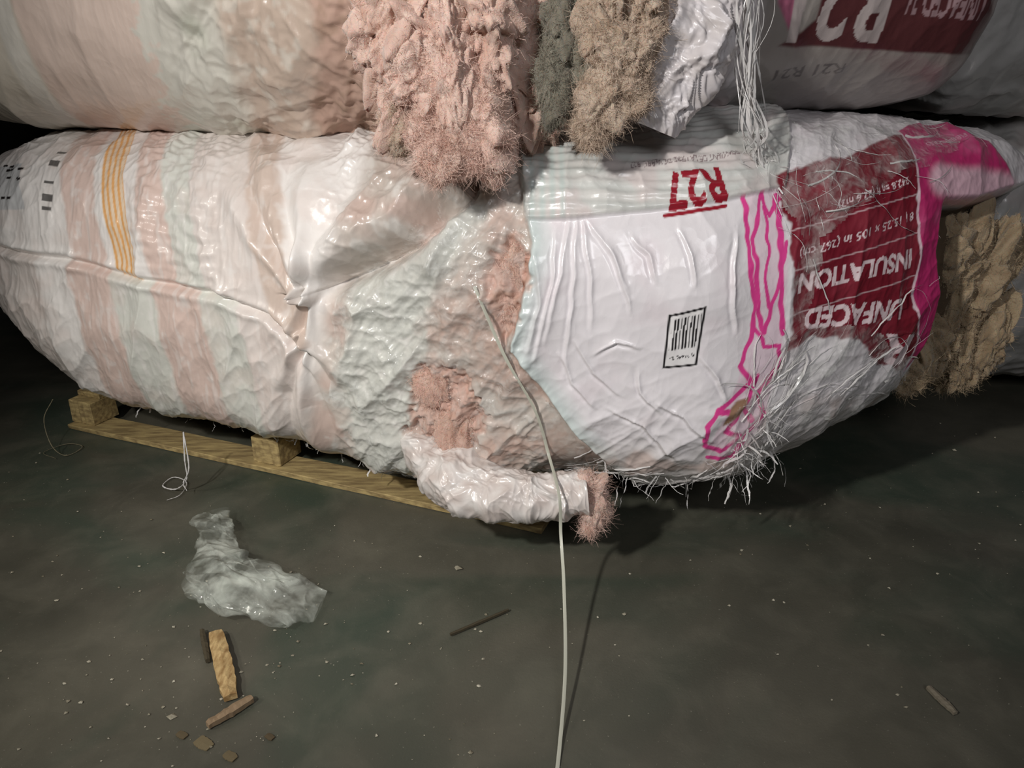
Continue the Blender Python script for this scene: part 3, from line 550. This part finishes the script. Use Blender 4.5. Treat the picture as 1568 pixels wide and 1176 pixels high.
A_=ramp(nz(1.0,4,.6),.35,.65,srgb(70,69,60),srgb(98,95,83)); B_=ramp(nz(1.2,3,1.0,(1,1.3,1)),.46,.66,(0,0,0),(1,1,1))
c1=mx(B_.outputs[0],A_.outputs[0],srgb(62,72,61)); C_=ramp(nz(7,7,.5),.45,.80,(0,0,0),(1,1,1)); 
m1=nd(nt,'ShaderNodeMath',operation='MULTIPLY'); m1.inputs[1].default_value=.4; nt.links.new(C_.outputs[0],m1.inputs[0]); c2=mx(m1.outputs[0],c1.outputs[2],srgb(122,118,104))
D_=ramp(nz(160,2),.70,.74,(0,0,0),(1,1,1)); m2=nd(nt,'ShaderNodeMath',operation='MULTIPLY'); m2.inputs[1].default_value=.5; nt.links.new(D_.outputs[0],m2.inputs[0]); c3=mx(m2.outputs[0],c2.outputs[2],srgb(170,165,150))
nt.links.new(c3.outputs[2],p.inputs['Base Color']); rr=ramp(nz(4,4),.3,.7,(.38,)*3,(.65,)*3); nt.links.new(rr.outputs[0],p.inputs['Roughness'])
bc=bumpchain(nt,[(20,.15,(1,1,1)),(180,.2,(1,1,1))],.003); nt.links.new(bc.outputs[0],p.inputs['Normal'])
newmesh('floor',[(-6,-4,0),(6,-4,0),(6,6,0),(-6,6,0)],[[0,1,2,3]],m,smooth=False)
newmesh('ceiling',[(-6,-4,5),(6,-4,5),(6,6,5),(-6,6,5)],[[3,2,1,0]],M_wall,smooth=False)
newmesh('wall_back',[(-6,6,0),(6,6,0),(6,6,5),(-6,6,5)],[[0,1,2,3]],M_wall,smooth=False)
newmesh('wall_front',[(-6,-4,0),(6,-4,0),(6,-4,5),(-6,-4,5)],[[3,2,1,0]],M_wall,smooth=False)
newmesh('wall_left',[(-6,-4,0),(-6,6,0),(-6,6,5),(-6,-4,5)],[[0,1,2,3]],M_wall,smooth=False)
newmesh('wall_right',[(6,-4,0),(6,6,0),(6,6,5),(6,-4,5)],[[3,2,1,0]],M_wall,smooth=False)
# ------------------------------------------------------------ floor litter
crumple_tube('plastic_bag',[(-.80,1.755,.02),(-.755,1.67,.03),(-.71,1.56,.03),(-.665,1.46,.04),(-.59,1.41,.042),(-.50,1.385,.032),(-.42,1.38,.018)],[.046,.046,.045,.080,.085,.075,.050],[.012,.022,.025,.034,.040,.032,.008],M_pbag,WHc,None,88,.10,320,220,cs=.045,camp=.034,ang=-40,el=3.2)
def plank(name,a,b,wid,th,matl,seed,z=.004,parent=None):
    R=random.Random(seed); a=Vector(a);b=Vector(b); T=(b-a); L=T.length; T.normalize(); sd=T.cross(Vector((0,0,1))); n=14; V=[];F=[]
    for i in range(n+1):
        t=i/n; w=wid*(.35+.65*math.sin(math.pi*min(1,max(0,.12+t*.8)))**.5)*R.uniform(.92,1.05); off=R.gauss(0,wid*.02)
        for q,h in ((-.5,0),(.5,0),(.5,th),(0,th*1.25),(-.5,th)): V.append(tuple(a+T*(L*t)+sd*(q*w+off)+Vector((0,0,z+h+R.gauss(0,th*.06)))))
    for i in range(n):
        for j in range(5): q=i*5+j; q2=i*5+(j+1)%5; F.append([q,q2,q2+5,q+5])
    F.append([4,3,2,1,0]); F.append([n*5+j for j in range(5)])
    return newmesh(name,V,F,matl,None,None,parent,False)
plank('wood_splinter',(-.622,1.30,0),(-.53,1.12,0),.036,.012,M_chip,1)
plank('wood_splinter',(-.655,1.31,0),(-.61,1.22,0),.012,.008,M_dark,2)
plank('wood_splinter',(-.49,1.12,0),(-.55,1.055,0),.018,.010,plain('weathered_chip',srgb(140,118,92),.8),3)
plank('twig',(-.13,1.30,0),(-.008,1.38,0),.006,.005,M_dark,4)
plank('wood_splinter',(.80,1.15,0),(.818,1.085,0),.014,.006,plain('grey_chip',srgb(120,112,96),.8),5)
V=[];F=[];R=random.Random(11); 
for i in range(620):
    if R.random()<.35: x=R.gauss(-.55,.25); y=R.gauss(1.2,.3)
    else: x=R.uniform(-1.9,1.6); y=R.uniform(.85,2.6)
    if y>1.6-.4*x and x<.15: continue
    s=R.choice([.0012,.0015,.002,.003,.004])*(1 if R.random()<.96 else 2.5); b=len(V); n=R.randint(4,6); ph=R.random()*6
    for j in range(n): a=ph+j*2*math.pi/n; V.append((x+math.cos(a)*s*R.uniform(.5,1.5),y+math.sin(a)*s*R.uniform(.5,1.3),.0006+R.random()*s*.5))
    V.append((x,y,s*.8+.001))
    for j in range(n): F.append([b+j,b+(j+1)%n,b+n])
newmesh('floor_debris',V,F,plain('debris',srgb(186,180,162),.8,0,None,srgb(104,96,76),40),smooth=False)
for i,(x,y,s) in enumerate(((-.56,1.03,.03),(-.50,1.0,.022),(-.60,1.045,.018),(-.44,1.04,.015))):
    plank('wood_splinter',(x,y,0),(x+s,y-s*.6,0),s*.8,.002,plain('bark_chip_%d'%i,srgb(110-10*i,98-10*i,72-8*i),.85),20+i,.001)
# ------------------------------------------------------------ light
def area(name,loc,tgt,e,size,col,spot=None,blend=.5):
    if spot: l=bpy.data.lights.new(name,'SPOT'); l.spot_size=math.radians(spot); l.spot_blend=blend; l.shadow_soft_size=size
    else: l=bpy.data.lights.new(name,'AREA'); l.size=size
    l.energy=e; l.color=col; o=link(bpy.data.objects.new(name,l)); o.location=loc; o.rotation_euler=(Vector(tgt)-Vector(loc)).to_track_quat('-Z','Y').to_euler(); return o
area('key_lamp',(-1.15,-.35,1.95),(-.0,1.8,.70),215,.06,(1,.97,.93),78,1.0)
area('side_lamp',(-2.3,.3,1.8),(-1.05,1.45,0),70,.15,(1,.96,.86),60,1.0)
area('fill_lamp',(.8,-1.8,2.6),(.7,1.9,.6),30,1.0,(.97,.97,1))
w=bpy.data.worlds.new('world'); S.world=w; w.use_nodes=True; w.node_tree.nodes['Background'].inputs[0].default_value=(.8,.85,.9,1); w.node_tree.nodes['Background'].inputs[1].default_value=.02
